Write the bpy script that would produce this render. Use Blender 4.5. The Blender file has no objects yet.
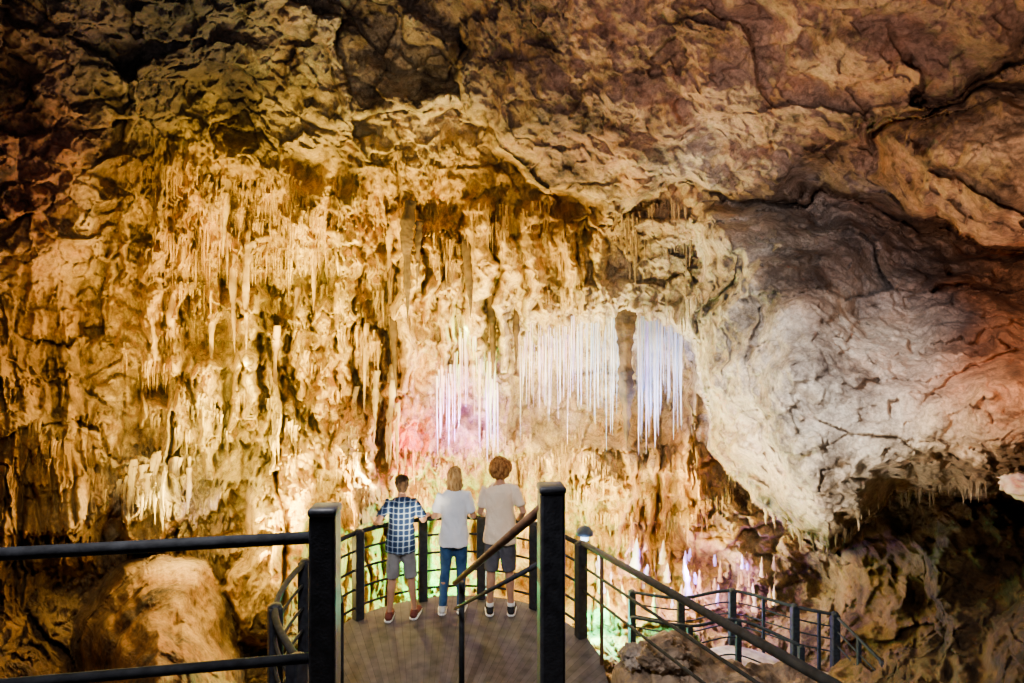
import bpy, bmesh, math, random
import numpy as np
from mathutils import Vector, Matrix
random.seed(7)
C = bpy.context.scene.collection
F = 569.0; CX, CY, CZ = 512.0, 341.5, 3.05
PI = math.pi
def at(px, py, Y): return Vector(((px-CX)/F*Y, Y, CZ-(py-CY)/F*Y))

# ------------------------------------------------------------------ noise
def _h(ix, iy, iz, seed):
    n = (ix.astype(np.int64)*374761393 + iy.astype(np.int64)*668265263 + iz.astype(np.int64)*2147483647 + seed*1274126177) & 0xffffffff
    n = ((n ^ (n >> 13))*1274126177) & 0xffffffff
    n = ((n ^ (n >> 16))*2246822519) & 0xffffffff
    n = n ^ (n >> 15)
    return (n & 0xffffff).astype(np.float32)/16777215.0
def vn(x, y, z, seed=0):
    fx, fy, fz = np.floor(x), np.floor(y), np.floor(z)
    tx, ty, tz = x-fx, y-fy, z-fz
    tx = tx*tx*tx*(tx*(tx*6-15)+10); ty = ty*ty*ty*(ty*(ty*6-15)+10); tz = tz*tz*tz*(tz*(tz*6-15)+10)
    r = 0
    for a in (0, 1):
        for b in (0, 1):
            for c in (0, 1):
                w = (tx if a else 1-tx)*(ty if b else 1-ty)*(tz if c else 1-tz)
                r = r + w*_h(fx+a, fy+b, fz+c, seed)
    return r*2-1
def fbm(x, y, z, o=4, seed=0, g=0.5):
    r = 0; a = 1; s = 0
    for i in range(o):
        r = r + a*vn(x*2**i+i*7.3, y*2**i+i*3.1, z*2**i+i*5.7, seed+i); s += a; a *= g
    return r/s*1.6
def ridged(x, y, z, o=4, seed=0):
    r = 0; a = 1; s = 0
    for i in range(o):
        r = r + a*(1-2*np.abs(vn(x*2**i+i*9.1, y*2**i, z*2**i, seed+i))); s += a; a *= .5
    return r/s
def worley(x, y, z, seed=0):
    fx, fy, fz = np.floor(x), np.floor(y), np.floor(z)
    f1 = np.full(x.shape, 9., np.float32); f2 = f1.copy(); idv = np.zeros_like(f1); tilt = np.zeros_like(f1)
    for a in (-1, 0, 1):
        for b in (-1, 0, 1):
            for c in (-1, 0, 1):
                cx, cy, cz = fx+a, fy+b, fz+c
                rx = x-cx-_h(cx, cy, cz, seed); ry = y-cy-_h(cx, cy, cz, seed+11); rz = z-cz-_h(cx, cy, cz, seed+23)
                d = np.sqrt(rx**2+ry**2+rz**2)
                nearer = d < f1
                f2 = np.where(nearer, f1, np.minimum(f2, d))
                h1 = _h(cx, cy, cz, seed+37)
                idv = np.where(nearer, h1, idv)
                tilt = np.where(nearer, rx*(_h(cx,cy,cz,seed+41)*2-1)+ry*(_h(cx,cy,cz,seed+43)-.5)+rz*(_h(cx,cy,cz,seed+47)*2-1), tilt)
                f1 = np.where(nearer, d, f1)
    return f1, f2, idv, tilt
def sm(a, b, x):
    t = np.clip((x-a)/(b-a), 0, 1); return t*t*(3-2*t)

# ------------------------------------------------------------------ node helpers
def new_mat(name, rough=.8, col=(.5,.5,.5), metal=0, emis=None, es=0, spec=.4):
    m = bpy.data.materials.new(name); m.use_nodes = True
    b = m.node_tree.nodes['Principled BSDF']
    b.inputs['Base Color'].default_value = (*col, 1); b.inputs['Roughness'].default_value = rough
    b.inputs['Metallic'].default_value = metal; b.inputs['Specular IOR Level'].default_value = spec
    if emis: b.inputs['Emission Color'].default_value = (*emis, 1); b.inputs['Emission Strength'].default_value = es
    return m, m.node_tree, b
def noise_mat(name, c1, c2, scale=6, rough=.8, bump=.3, bscale=None, stretch=(1,1,1), spec=.3, dist=.02, metal=0, coord='Object'):
    m, nt, b = new_mat(name, rough, c1, metal, spec=spec)
    N, L = nt.nodes.new, nt.links.new
    tc = N('ShaderNodeTexCoord'); mp = N('ShaderNodeMapping'); mp.inputs['Scale'].default_value = stretch
    if coord == 'World': L(N('ShaderNodeNewGeometry').outputs['Position'], mp.inputs['Vector'])
    else: L(tc.outputs['Object'], mp.inputs['Vector'])
    n = N('ShaderNodeTexNoise'); n.inputs['Scale'].default_value = scale; n.inputs['Detail'].default_value = 8
    L(mp.outputs[0], n.inputs['Vector'])
    r = N('ShaderNodeValToRGB'); r.color_ramp.elements[0].position = .35; r.color_ramp.elements[1].position = .65
    r.color_ramp.elements[0].color = (*c1, 1); r.color_ramp.elements[1].color = (*c2, 1)
    L(n.outputs['Fac'], r.inputs['Fac']); L(r.outputs['Color'], b.inputs['Base Color'])
    n2 = N('ShaderNodeTexNoise'); n2.inputs['Scale'].default_value = bscale or scale*4; n2.inputs['Detail'].default_value = 6
    L(mp.outputs[0], n2.inputs['Vector'])
    bp = N('ShaderNodeBump'); bp.inputs['Strength'].default_value = bump; bp.inputs['Distance'].default_value = dist
    L(n2.outputs['Fac'], bp.inputs['Height']); L(bp.outputs['Normal'], b.inputs['Normal'])
    return m

def cave_mat():
    m, nt, b = new_mat('cave_limestone', .65, spec=.25)
    N, L = nt.nodes.new, nt.links.new
    at_ = N('ShaderNodeAttribute'); at_.attribute_name = 'Col'
    g = N('ShaderNodeNewGeometry')
    def noise(scale, detail, stretch=(1,1,1), rough=.6, off=0):
        mp = N('ShaderNodeMapping'); mp.inputs['Scale'].default_value = stretch; mp.inputs['Location'].default_value = (off, off, off)
        L(g.outputs['Position'], mp.inputs['Vector'])
        n = N('ShaderNodeTexNoise'); n.inputs['Scale'].default_value = scale; n.inputs['Detail'].default_value = detail
        n.inputs['Roughness'].default_value = rough
        L(mp.outputs[0], n.inputs['Vector']); return n.outputs['Fac']
    def ramp(fac, stops):
        r = N('ShaderNodeValToRGB'); e = r.color_ramp.elements
        e[0].position, e[0].color = stops[0][0], (*stops[0][1], 1)
        e[1].position, e[1].color = stops[-1][0], (*stops[-1][1], 1)
        for p, c in stops[1:-1]:
            k = e.new(p); k.color = (*c, 1)
        L(fac, r.inputs['Fac']); return r.outputs['Color']
    def mul(a, c, f=1.):
        x = N('ShaderNodeMix'); x.data_type = 'RGBA'; x.blend_type = 'MULTIPLY'
        if isinstance(f, float): x.inputs[0].default_value = f
        else: L(f, x.inputs[0])
        L(a, x.inputs[6]); L(c, x.inputs[7]); return x.outputs[2]
    def mth(op, *q):
        x = N('ShaderNodeMath'); x.operation = op
        for i, v in enumerate(q):
            if isinstance(v, (int, float)): x.inputs[i].default_value = v
            else: L(v, x.inputs[i])
        return x.outputs[0]
    al = at_.outputs['Alpha']; inv = mth('SUBTRACT', 1., al)
    rockiness = mth('SUBTRACT', 1., mth('MULTIPLY', al, .5))
    c = at_.outputs['Color']
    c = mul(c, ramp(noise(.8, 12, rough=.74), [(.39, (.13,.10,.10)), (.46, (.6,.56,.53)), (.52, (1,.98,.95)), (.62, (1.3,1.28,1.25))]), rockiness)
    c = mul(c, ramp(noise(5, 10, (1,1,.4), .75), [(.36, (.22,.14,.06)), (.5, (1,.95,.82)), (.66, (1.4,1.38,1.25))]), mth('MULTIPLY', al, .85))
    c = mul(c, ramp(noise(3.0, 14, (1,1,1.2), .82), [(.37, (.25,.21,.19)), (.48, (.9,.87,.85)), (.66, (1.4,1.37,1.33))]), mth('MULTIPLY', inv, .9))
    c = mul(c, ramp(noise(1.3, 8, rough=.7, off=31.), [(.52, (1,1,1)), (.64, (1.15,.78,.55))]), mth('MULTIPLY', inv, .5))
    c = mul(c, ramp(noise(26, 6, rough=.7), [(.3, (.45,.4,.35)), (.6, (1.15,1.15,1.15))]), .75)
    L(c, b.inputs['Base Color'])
    v = N('ShaderNodeTexVoronoi'); v.inputs['Scale'].default_value = 8; L(g.outputs['Position'], v.inputs['Vector'])
    v2 = N('ShaderNodeTexVoronoi'); v2.inputs['Scale'].default_value = 19; L(g.outputs['Position'], v2.inputs['Vector'])
    h = mth('ADD', mth('MULTIPLY', noise(40, 6, rough=.75), .5), mth('ADD', mth('MULTIPLY', noise(11, 10, rough=.78), 1.0), mth('ADD', mth('MULTIPLY', v.outputs['Distance'], .5), mth('MULTIPLY', v2.outputs['Distance'], .25))))
    bp = N('ShaderNodeBump'); bp.inputs['Strength'].default_value = .85; bp.inputs['Distance'].default_value = .065
    L(h, bp.inputs['Height']); L(bp.outputs['Normal'], b.inputs['Normal'])
    return m
M_cave = cave_mat()

# ------------------------------------------------------------------ object helpers
def link(name, me, mat=None, parent=None):
    o = bpy.data.objects.new(name, me); C.objects.link(o)
    if mat: me.materials.append(mat)
    if parent: o.parent = parent
    return o
def obj(name, bm, mat, parent=None, smooth=True):
    me = bpy.data.meshes.new(name); bmesh.ops.recalc_face_normals(bm, faces=bm.faces[:]); bm.to_mesh(me); bm.free()
    if smooth:
        for p in me.polygons: p.use_smooth = True
    return link(name, me, mat, parent)
def tag(o, label, cat, group=None, kind=None):
    o['label'] = label; o['category'] = cat
    if group: o['group'] = group
    if kind: o['kind'] = kind
    return o
def thing(name, label, cat, loc=(0,0,0), group=None):
    o = bpy.data.objects.new(name, None); C.objects.link(o); o.location = loc; o.empty_display_size = .1
    return tag(o, label, cat, group)
def tube(bm, pts, rad, seg=10):
    pts = [Vector(p) for p in pts]; n = len(pts); rings = []
    for i, p in enumerate(pts):
        t = (pts[min(i+1, n-1)]-pts[max(i-1, 0)]).normalized()
        ref = Vector((1,0,0)) if abs(t.x) < .9 else Vector((0,0,1))
        s = (ref-t*ref.dot(t)).normalized(); u = t.cross(s)
        r = rad[i] if isinstance(rad, (list, tuple)) else rad
        ra, rb = r if isinstance(r, (list, tuple)) else (r, r)
        rings.append([bm.verts.new(p+s*math.cos(2*PI*k/seg)*ra+u*math.sin(2*PI*k/seg)*rb) for k in range(seg)])
    for a, b in zip(rings, rings[1:]):
        for k in range(seg): bm.faces.new((a[k], a[(k+1)%seg], b[(k+1)%seg], b[k]))
    bm.faces.new(rings[0][::-1]); bm.faces.new(rings[-1])
def ell(bm, c, r, rot=None, seg=20):
    M = Matrix.Translation(Vector(c)) @ (rot.to_4x4() if rot else Matrix.Identity(4)) @ Matrix.Diagonal((*r, 1))
    bmesh.ops.create_uvsphere(bm, u_segments=seg, v_segments=seg//2+2, radius=1, matrix=M)
def box(bm, c, s, rz=0, bev=0):
    M = Matrix.Translation(Vector(c)) @ Matrix.Rotation(rz, 4, 'Z') @ Matrix.Diagonal((*s, 1))
    r = bmesh.ops.create_cube(bm, size=1, matrix=M)
    if bev:
        es = list({e for v in r['verts'] for e in v.link_edges})
        bmesh.ops.bevel(bm, geom=es, offset=bev, segments=2, affect='EDGES', profile=.5)
def smooth_path(pts, sub=8):
    P = [Vector(p) for p in pts]; out = []
    for i in range(len(P)-1):
        p0 = P[max(i-1,0)]; p1 = P[i]; p2 = P[i+1]; p3 = P[min(i+2,len(P)-1)]
        for k in range(sub):
            t = k/sub
            out.append(.5*((2*p1)+(p2-p0)*t+(2*p0-5*p1+4*p2-p3)*t*t+(-p0+3*p1-3*p2+p3)*t**3))
    out.append(P[-1]); return out

# ------------------------------------------------------------------ THE CAVE SHELL
def rbf(pts, logv=True):
    A = np.array(pts, np.float64); X = A[:, :2]/100; n = len(X)
    Yv = np.log(A[:, 2:]) if logv else A[:, 2:]
    K = np.linalg.norm(X[:, None]-X[None], axis=2)
    Pm = np.hstack([np.ones((n,1)), X]); Z = np.zeros((3,3))
    S = np.linalg.lstsq(np.block([[K, Pm],[Pm.T, Z]]), np.vstack([Yv, np.zeros((3, Yv.shape[1]))]), rcond=None)[0]
    def f(u, v):
        q = np.stack([u.ravel(), v.ravel()], 1)/100; out = np.zeros((len(q), Yv.shape[1]))
        for s in range(0, len(q), 60000):
            qq = q[s:s+60000]; k = np.linalg.norm(qq[:, None]-X[None], axis=2)
            out[s:s+60000] = k@S[:n]+np.hstack([np.ones((len(qq),1)), qq])@S[n:]
        if logv: out = np.exp(np.clip(out, -1, 4))
        return out.reshape(u.shape+(Yv.shape[1],)) if Yv.shape[1] > 1 else out.reshape(u.shape)
    return f
back = [(-900,-700,3),(0,-700,2.2),(500,-700,2.4),(1000,-700,2.2),(1900,-700,3),(-900,300,3.2),(-900,1000,2.6),(-500,0,4),(-500,400,4.2),(-500,700,3.8),
 (1900,300,3),(1900,1000,2.5),(1500,0,3.4),(1500,350,4),(1500,700,3.6),
 (-150,-100,5),(0,0,6),(200,0,7),(350,0,8),(440,0,8.2),(600,0,8),(900,0,6),(0,-300,3.6),(400,-300,4.2),(900,-300,3.4),
 (0,100,7),(130,100,8),(150,60,7.6),(240,90,9.8),(280,110,10),(350,100,9.2),(420,110,9),(560,110,9.5),(700,100,9),(1000,100,7),
 (0,200,7.5),(100,200,8.6),(200,200,10.5),(350,200,11.5),(450,200,11),(500,190,10.4),(560,200,10.8),(620,210,10),(700,210,9.4),(1000,200,7.5),
 (0,300,8),(100,300,9.5),(200,300,11),(300,300,12),(420,300,12.2),(540,295,11.7),(620,295,11.5),(680,300,11.2),(720,300,10),(1000,280,8),
 (0,400,7.5),(100,400,9),(200,400,10.5),(300,400,11.5),(380,400,12.5),(460,400,13),(560,370,13.4),(650,370,13.4),(700,400,12.6),(780,400,11),
 (0,500,6.5),(100,500,8.2),(200,500,9.8),(280,500,10.3),(330,480,11.5),(450,500,12.8),(560,470,12.6),(560,500,13),(650,470,12.6),(650,500,13.2),(720,500,12.6),(800,500,12),(900,520,9.6),(1000,520,8),
 (0,600,6.6),(70,600,8.4),(150,540,9.4),(240,600,9.8),(300,600,9.8),(400,600,12),(550,600,12.8),(650,590,12.6),(740,600,12.2),(820,590,11.6),(900,600,9.4),(1000,600,7.6),
 (0,683,5.6),(70,683,7.6),(250,683,8.8),(400,683,9.6),(600,683,9.8),(800,683,9.7),(870,683,9.2),(930,683,7.8),(1000,683,6.4),
 (0,1000,4),(300,1000,4.9),(600,1000,5.05),(900,1000,4.8),(1200,1000,3.8),(300,1500,2.8),(800,1500,2.8)]
fb = rbf(back)
layers = [ # polygon, depth points, bulge, bulge width, softness
 ([(440,-10),(455,40),(472,90),(490,150),(530,182),(575,196),(620,212),(700,190),(780,196),(860,205),(960,240),(1500,380),(2500,380),(2500,-1500),(430,-1500)],
  [(440,0,7.4),(500,120,7.6),(620,200,8.4),(700,0,5.6),(700,120,7),(860,60,5.2),(860,180,6.4),(1000,0,4.4),(1000,200,5.8),(700,-500,2.7),(1500,0,3),(1500,300,3.8),(1500,-700,2.2),(430,-700,2.4),(2400,300,2.6)], .9, 40, 6),
 ([(695,320),(697,262),(706,205),(760,195),(860,213),(960,250),(1400,330),(2400,350),(2400,500),(1400,495),(1023,484),(950,490),(890,496),(862,522),(832,548),(790,532),(762,514),(733,476),(718,424),(702,370)],
  [(700,220,8.2),(700,320,8.4),(760,280,7.0),(860,240,6.9),(900,270,7.5),(870,310,7.0),(800,380,6.0),(900,400,5.6),(760,470,6.6),(830,520,5.7),(940,470,5.2),(1000,300,6.5),(1000,400,5),(1000,470,4.9),(1300,400,3.9),(2300,400,2.8)], 1.5, 26, 3.5),
 ([(858,125),(880,112),(930,104),(1023,85),(1500,50),(2300,50),(2300,330),(1500,300),(1040,256),(1000,250),(950,236),(905,212),(870,175)],
  [(860,120,5.6),(900,200,5.4),(950,130,4.9),(950,220,5),(1020,100,4.4),(1020,240,4.6),(1500,150,3.2),(2300,200,2.5)], .9, 25, 4),
 ([(60,720),(72,640),(92,585),(122,562),(160,552),(205,562),(236,606),(246,700),(250,900),(40,900)], [(80,600,7.0),(160,565,6.8),(230,620,6.8),(160,683,5.7),(160,900,4.6),(70,683,6.1)], 2.2, 44, 2.5),
 ([(112,475),(140,452),(186,470),(190,515),(170,545),(140,548),(118,520)], [(120,470,8),(180,470,8.3),(150,540,7.8)], .6, 14, 4),
 ([(238,470),(250,420),(290,410),(318,440),(318,500),(306,545),(314,600),(300,660),(240,650),(232,600),(244,540)], [(240,440,9.6),(310,440,10),(270,540,8.9),(270,640,8)], 1.1, 18, 4),
 ([(345,395),(365,380),(392,400),(398,460),(385,520),(350,520),(340,450)], [(350,400,11.2),(390,500,10.9)], .8, 12, 4),
 ([(20,430),(60,400),(100,430),(108,520),(90,570),(40,580),(10,540)], [(30,430,7.2),(90,500,7.6),(50,570,7.1)], .7, 20, 5),
]
ux = np.concatenate([np.linspace(-900,-45,36)[:-1], np.arange(-45,1070,1.4), np.linspace(1071,1900,36)])
vy = np.concatenate([np.linspace(-700,-35,30)[:-1], np.arange(-35,720,1.4), np.linspace(721,1500,30)])
U, V = np.meshgrid(ux, vy); U = U.astype(np.float32); V = V.astype(np.float32)
def sdf(u, v, poly):
    d = np.full(u.shape, 1e9, np.float32); ins = np.zeros(u.shape, bool); n = len(poly)
    for i in range(n):
        ax, ay = poly[i]; bx, by = poly[(i+1)%n]; dx, dy = bx-ax, by-ay
        t = np.clip(((u-ax)*dx+(v-ay)*dy)/(dx*dx+dy*dy), 0, 1)
        d = np.minimum(d, np.hypot(u-ax-t*dx, v-ay-t*dy))
        if ay != by: ins ^= ((ay > v) != (by > v)) & (u < dx*(v-ay)/(by-ay)+ax)
    return np.where(ins, d, -d)
zz = np.zeros_like(U)
wu = U+13*fbm(U/45, V/45, zz, 4, 5)
wv = V+12*fbm(U/45, V/45, zz+9, 4, 15)
Y = fb(wu, wv).astype(np.float32); masks = []
for i, (poly, pts, B, bw, e) in enumerate(layers):
    s = sdf(.3*wu+.7*U if i == 3 else wu, .3*wv+.7*V if i == 3 else wv, poly); w = sm(-e, e, s)
    YL = rbf(pts)(wu, wv)+B*np.exp(-np.maximum(s, 0)/bw)-.25*B
    Y = Y*(1-w)+np.minimum(YL, Y+.4)*w; masks.append(w)
Y = np.clip(Y, 1.8, 15).astype(np.float32)
X0 = (U-CX)/F*Y; Z0 = CZ-(V-CY)/F*Y
fm = sm(60, 190, wu)*(1-sm(690, 730, wu))*sm(120, 190, wv+.12*np.abs(wu-330))*(1-sm(600, 650, wv))
fm = np.maximum(fm, .6*(1-sm(60,200,wu))*sm(250,340,wv)*(1-sm(560,640,wv)))
fm *= (1-masks[0])*(1-masks[1])*(1-masks[2])*(1-.95*masks[3])
fm *= 1-.85*sm(560,640,wu)*(1-sm(285,320,wv))
def fringe(s, z, H, sp, ln, seed):
    sw = s+.35*sp*fbm(s*2, z*.8, s*0, 2, seed)
    c = np.floor(sw/sp); fr = sw/sp-c
    hh = _h(c, c*0, c*0, seed)
    D = ln*(.1+hh*hh)*(1-np.abs(2*fr-1))**.9
    q = (z+D+.6*H*fbm(s*.45, z*.15, s*0, 3, seed+4))/H
    f = q-np.floor(q)
    return (1-f)**1.6
S0 = (U-CX)/F*11
sw_ = S0+.22*fbm(S0*.8, Z0*.5, zz, 3, 60)
colm = 1-2*np.abs(vn(sw_*1.0, Z0*.14, zz, 61))
groove = (1-sm(.0,.18,np.abs(vn(sw_*1.0+3, Z0*.2, zz, 63))))*sm(-.15,.3,vn(S0*.5, Z0*.45, zz+5, 65))
groove2 = (1-sm(.0,.22,np.abs(vn(sw_*2.9+3, Z0*.45, zz, 67))))*sm(-.1,.35,vn(S0*1.1, Z0*.8, zz+5, 68))
b1, b1b, _, _ = worley(sw_*.85, Y*.3, Z0*.5+.2*fbm(S0,Z0,zz,2,69), 71)
b2, b2b, _, _ = worley(sw_*2.4, Y*.5, Z0*1.5+.2*fbm(S0*2,Z0*2,zz,2,70), 72)
bulg = .95*(.45-b1**2)+.26*(.4-b2**2)
patch = sm(-.25,.25,vn(S0*.45, Z0*.5, zz+2, 79))     # dripping patches against plain flowstone
rec = sm(-8,10,sdf(wu, wv, [(520,350),(560,330),(620,312),(640,318),(690,322),(698,400),(680,440),(560,440),(520,420)]))
rdr = random.Random(21); DR = [(346,190,395,17,1.2),(405,205,392,15,1.4),(430,230,330,9,.9),(447,240,372,11,1.1),(478,200,395,17,1.4),(506,230,372,12,1.2),(532,205,330,13,1.0),(570,215,312,13,1.0),(600,225,300,10,.8),
  (215,190,330,13,.9),(250,230,420,16,1.0),(300,215,400,15,1.0),(275,330,470,14,.9),(325,300,470,13,1.0),(392,380,500,10,.9),(182,210,320,12,.8),(150,250,360,13,.7),(205,360,480,13,.8),(370,330,470,12,1.0),
  (548,300,335,10,.9),(585,292,325,9,.9),(610,290,318,7,.9),(650,290,322,9,.9),(675,292,326,8,.9),(632,284,312,10,.9)]
for _ in range(30):
    x = rdr.uniform(110,620); y = rdr.uniform(170,380) if x < 420 else rdr.uniform(195,270); DR.append((x, y, y+rdr.uniform(35,100), rdr.uniform(4,9), rdr.uniform(.3,.75)))
for _ in range(24):
    x = rdr.uniform(500,735); y = rdr.uniform(440,520); DR.append((x, y, y+rdr.uniform(25,60), rdr.uniform(4,10), rdr.uniform(.25,.6)))
drp = np.zeros_like(U); uu = .45*wu+.55*U
for x, y0, y1, w0, A_ in DR:
    i0, i1 = np.searchsorted(vy, (y0-14, y1+4)); j0, j1 = np.searchsorted(ux, (x-40, x+40))
    u_, v_ = uu[i0:i1, j0:j1], V[i0:i1, j0:j1]
    tt = np.clip((v_-y0)/(y1-y0), 0, 1); ww = w0*(1-.72*tt**1.3)*(1+.16*np.sin(v_*.22+x)+.08*np.sin(v_*.6+2*x))
    q = np.clip(1-((u_-x)/ww)**2, 0, 1)**.5
    fade = sm(y0-14, y0+14, v_)*(v_ < y1)
    drp[i0:i1, j0:j1] = np.maximum(drp[i0:i1, j0:j1], A_*q*fade)
disp = fm*((.15+.30*patch)*fringe(S0, Z0, 1.3, .24, .9, 41)+(.06+.22*patch)*fringe(S0+5, Z0, .6, .12, .4, 51)
   +.24*colm+.12*ridged(sw_*2.4, Z0*.5, zz, 2, 71)+(.04+.07*patch)*ridged(sw_*7, Z0*1.2, zz+3, 2, 75)-1.0*groove-.42*groove2+bulg
   +.35*fbm(X0*.7, Y*.7, Z0*.7, 3, 81)+.13*fbm(X0*6, Y*6, Z0*4, 4, 85, .6)-.4)*(1-.6*rec)-.7*rec+drp*np.clip(fm*1.3,0,1)
q1, q2, q3 = .10*fbm(X0*1.5,Y*1.5,Z0*1.5,3,90), .10*fbm(X0*1.5,Y*1.5,Z0*1.5,3,93), .08*fbm(X0*4,Y*4,Z0*4,3,96)
f1, f2, idv, t1 = worley(X0*.5+q1, Y*.5, Z0*.62+q2, 3)
g1, g2, idg, t2 = worley(X0*1.5+q3+q1, Y*1.5, Z0*1.9+q2, 13)
h1, h2, idh, t3 = worley(X0*4.6+q3, Y*4.6, Z0*5.2+q2, 17)
under = sm(760,800,wu)*sm(490,540,wv)*(1-masks[1])
smo = np.clip(masks[0]*.75+masks[1]*.8+masks[3]*.95, 0, 1)
rk = (.42*fbm(X0*.4, Y*.4, Z0*.5, 3, 101)+1.0*t1*(1-.5*smo)-.10*(1-sm(0,.06,f2-f1))*(1-smo)+.42*t2*(1-.7*smo)-.05*(1-sm(0,.06,g2-g1))*(1-smo)+.16*t3*(1-.4*smo)
   +.07*ridged(X0*1.2, Y*1.2, Z0*1.8, 5, 111)*(1-.95*smo)+.09*fbm(X0*5, Y*5, Z0*5, 5, 121, .7)+.26*smo*(.4-g1**2)+.16*smo*fbm(X0*1.1,Y*1.1,Z0*1.6,5,125,.6))
rk = rk*(1-.75*under)+under*(.5*fbm(X0*.8, Y*.8, Z0*.9, 5, 127, .5)+.2*(.4-g1**2))
amp = np.clip(Y/8.5, .3, 1.1)*(1-.1*masks[0])*(1-.1*masks[1])*(1-.6*masks[3])
disp = disp+(1-.8*fm)*rk*amp
disp += masks[3]*(.09*ridged(S0*2.6+.3*fbm(S0,Z0,zz,2,78), Z0*.5, zz, 3, 77)-.1)
Yd = np.clip(Y-disp, 1.5, 16)
jx = .04*fbm(X0*3, Y*3, Z0*3, 3, 141)*np.clip(Y/9,.3,1); jz = .04*fbm(X0*3, Y*3, Z0*3, 3, 151)*np.clip(Y/9,.3,1)
PX = (U-CX)/F*Yd+jx; PZ = CZ-(V-CY)/F*Yd+jz
PZ = np.maximum(PZ, -3.2+.12*fbm(PX*2, Yd*2, PX*0, 3, 161))
POS = np.stack([PX, Yd, PZ], -1)
du = np.gradient(POS, axis=1); dv = np.gradient(POS, axis=0)
NRM = np.cross(dv, du); NRM /= np.linalg.norm(NRM, axis=2, keepdims=True)+1e-9
if np.mean(NRM[60:400,60:600,1]) > 0: NRM = -NRM
def lin(c): 
    c = np.array(c)/255.; return np.where(c <= .04045, c/12.92, ((c+.055)/1.055)**2.4)
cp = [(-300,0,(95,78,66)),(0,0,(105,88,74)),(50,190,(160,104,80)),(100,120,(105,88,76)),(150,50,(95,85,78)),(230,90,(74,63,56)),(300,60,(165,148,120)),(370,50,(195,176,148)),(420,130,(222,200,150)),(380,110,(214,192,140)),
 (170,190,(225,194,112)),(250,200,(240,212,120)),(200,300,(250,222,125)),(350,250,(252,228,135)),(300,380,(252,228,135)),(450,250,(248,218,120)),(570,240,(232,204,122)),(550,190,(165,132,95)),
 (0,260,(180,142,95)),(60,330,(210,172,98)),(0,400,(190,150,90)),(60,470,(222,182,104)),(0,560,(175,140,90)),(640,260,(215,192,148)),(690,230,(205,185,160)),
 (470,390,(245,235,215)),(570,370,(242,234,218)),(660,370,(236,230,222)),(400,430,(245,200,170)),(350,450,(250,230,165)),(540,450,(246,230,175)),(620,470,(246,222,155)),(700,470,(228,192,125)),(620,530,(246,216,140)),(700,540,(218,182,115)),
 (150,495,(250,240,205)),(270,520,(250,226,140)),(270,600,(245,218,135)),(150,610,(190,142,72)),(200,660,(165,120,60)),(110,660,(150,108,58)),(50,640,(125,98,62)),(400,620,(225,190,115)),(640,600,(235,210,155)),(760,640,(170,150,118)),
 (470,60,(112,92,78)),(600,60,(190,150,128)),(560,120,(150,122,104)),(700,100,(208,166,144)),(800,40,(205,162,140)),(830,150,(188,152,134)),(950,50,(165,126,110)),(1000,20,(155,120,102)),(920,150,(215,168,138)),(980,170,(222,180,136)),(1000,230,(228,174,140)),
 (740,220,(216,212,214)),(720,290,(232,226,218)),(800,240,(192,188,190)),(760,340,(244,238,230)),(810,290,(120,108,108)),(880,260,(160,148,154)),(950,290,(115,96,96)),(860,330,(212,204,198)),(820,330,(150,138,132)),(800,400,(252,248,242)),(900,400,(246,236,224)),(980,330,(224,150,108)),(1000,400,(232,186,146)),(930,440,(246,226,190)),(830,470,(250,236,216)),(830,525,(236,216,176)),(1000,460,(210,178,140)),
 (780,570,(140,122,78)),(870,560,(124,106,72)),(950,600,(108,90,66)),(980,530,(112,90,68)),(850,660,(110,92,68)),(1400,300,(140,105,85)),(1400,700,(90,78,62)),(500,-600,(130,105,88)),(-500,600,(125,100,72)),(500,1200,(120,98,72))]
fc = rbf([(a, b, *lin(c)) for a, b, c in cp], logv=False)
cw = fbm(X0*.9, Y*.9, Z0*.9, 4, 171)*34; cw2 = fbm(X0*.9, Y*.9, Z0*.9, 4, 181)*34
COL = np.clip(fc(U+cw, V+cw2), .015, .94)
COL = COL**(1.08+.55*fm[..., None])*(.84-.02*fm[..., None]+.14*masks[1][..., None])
ALP = np.clip(fm+.35*masks[1]*(1-fm), 0, 1)
R = np.zeros(U.shape, int)
R[(wu < 118)] = 1
R[(wu > 742) | (masks[1] > .5)] = 2
R[(wv < 118)] = 3; R[(masks[0] > .5) | (masks[2] > .5)] = 3; R[(masks[1] > .5) & (masks[2] < .5)] = 2
R[(wv > 632) & (wu > 330) & (wu < 880)] = 4; R[(wv > 740)] = 4
nr, nc = U.shape
ids = np.arange(nr*nc).reshape(nr,nc)
quad = np.stack([ids[:-1,:-1], ids[1:,:-1], ids[1:,1:], ids[:-1,1:]], -1).reshape(-1,4)
RQ = R[:-1,:-1].ravel(); PF = POS.reshape(-1,3); NF = NRM.reshape(-1,3); CF = np.concatenate([COL, ALP[..., None]], -1).reshape(-1,4)
names = ['wall_back','wall_left','wall_right','ceiling','floor']
labs = ['golden lit back wall of the cave covered in dripstone fringes','brown left wall of the cave with flowstone','pale grey overhanging rock wall on the right side of the cave','rough brown cave ceiling','rocky floor of the lower cave chamber']
def np_mesh(name, co, faces, col=None):
    me = bpy.data.meshes.new(name); me.vertices.add(len(co)); me.vertices.foreach_set('co', co.astype(np.float32).ravel())
    me.loops.add(faces.size); me.loops.foreach_set('vertex_index', faces.ravel().astype(np.int32))
    me.polygons.add(len(faces)); me.polygons.foreach_set('loop_start', np.arange(0, faces.size, 4, dtype=np.int32))
    me.update(calc_edges=True); me.polygons.foreach_set('use_smooth', np.ones(len(faces), bool))
    if col is not None:
        ca = me.color_attributes.new('Col', 'FLOAT_COLOR', 'POINT'); ca.data.foreach_set('color', col.astype(np.float32).ravel())
    me.validate(); return me
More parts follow.
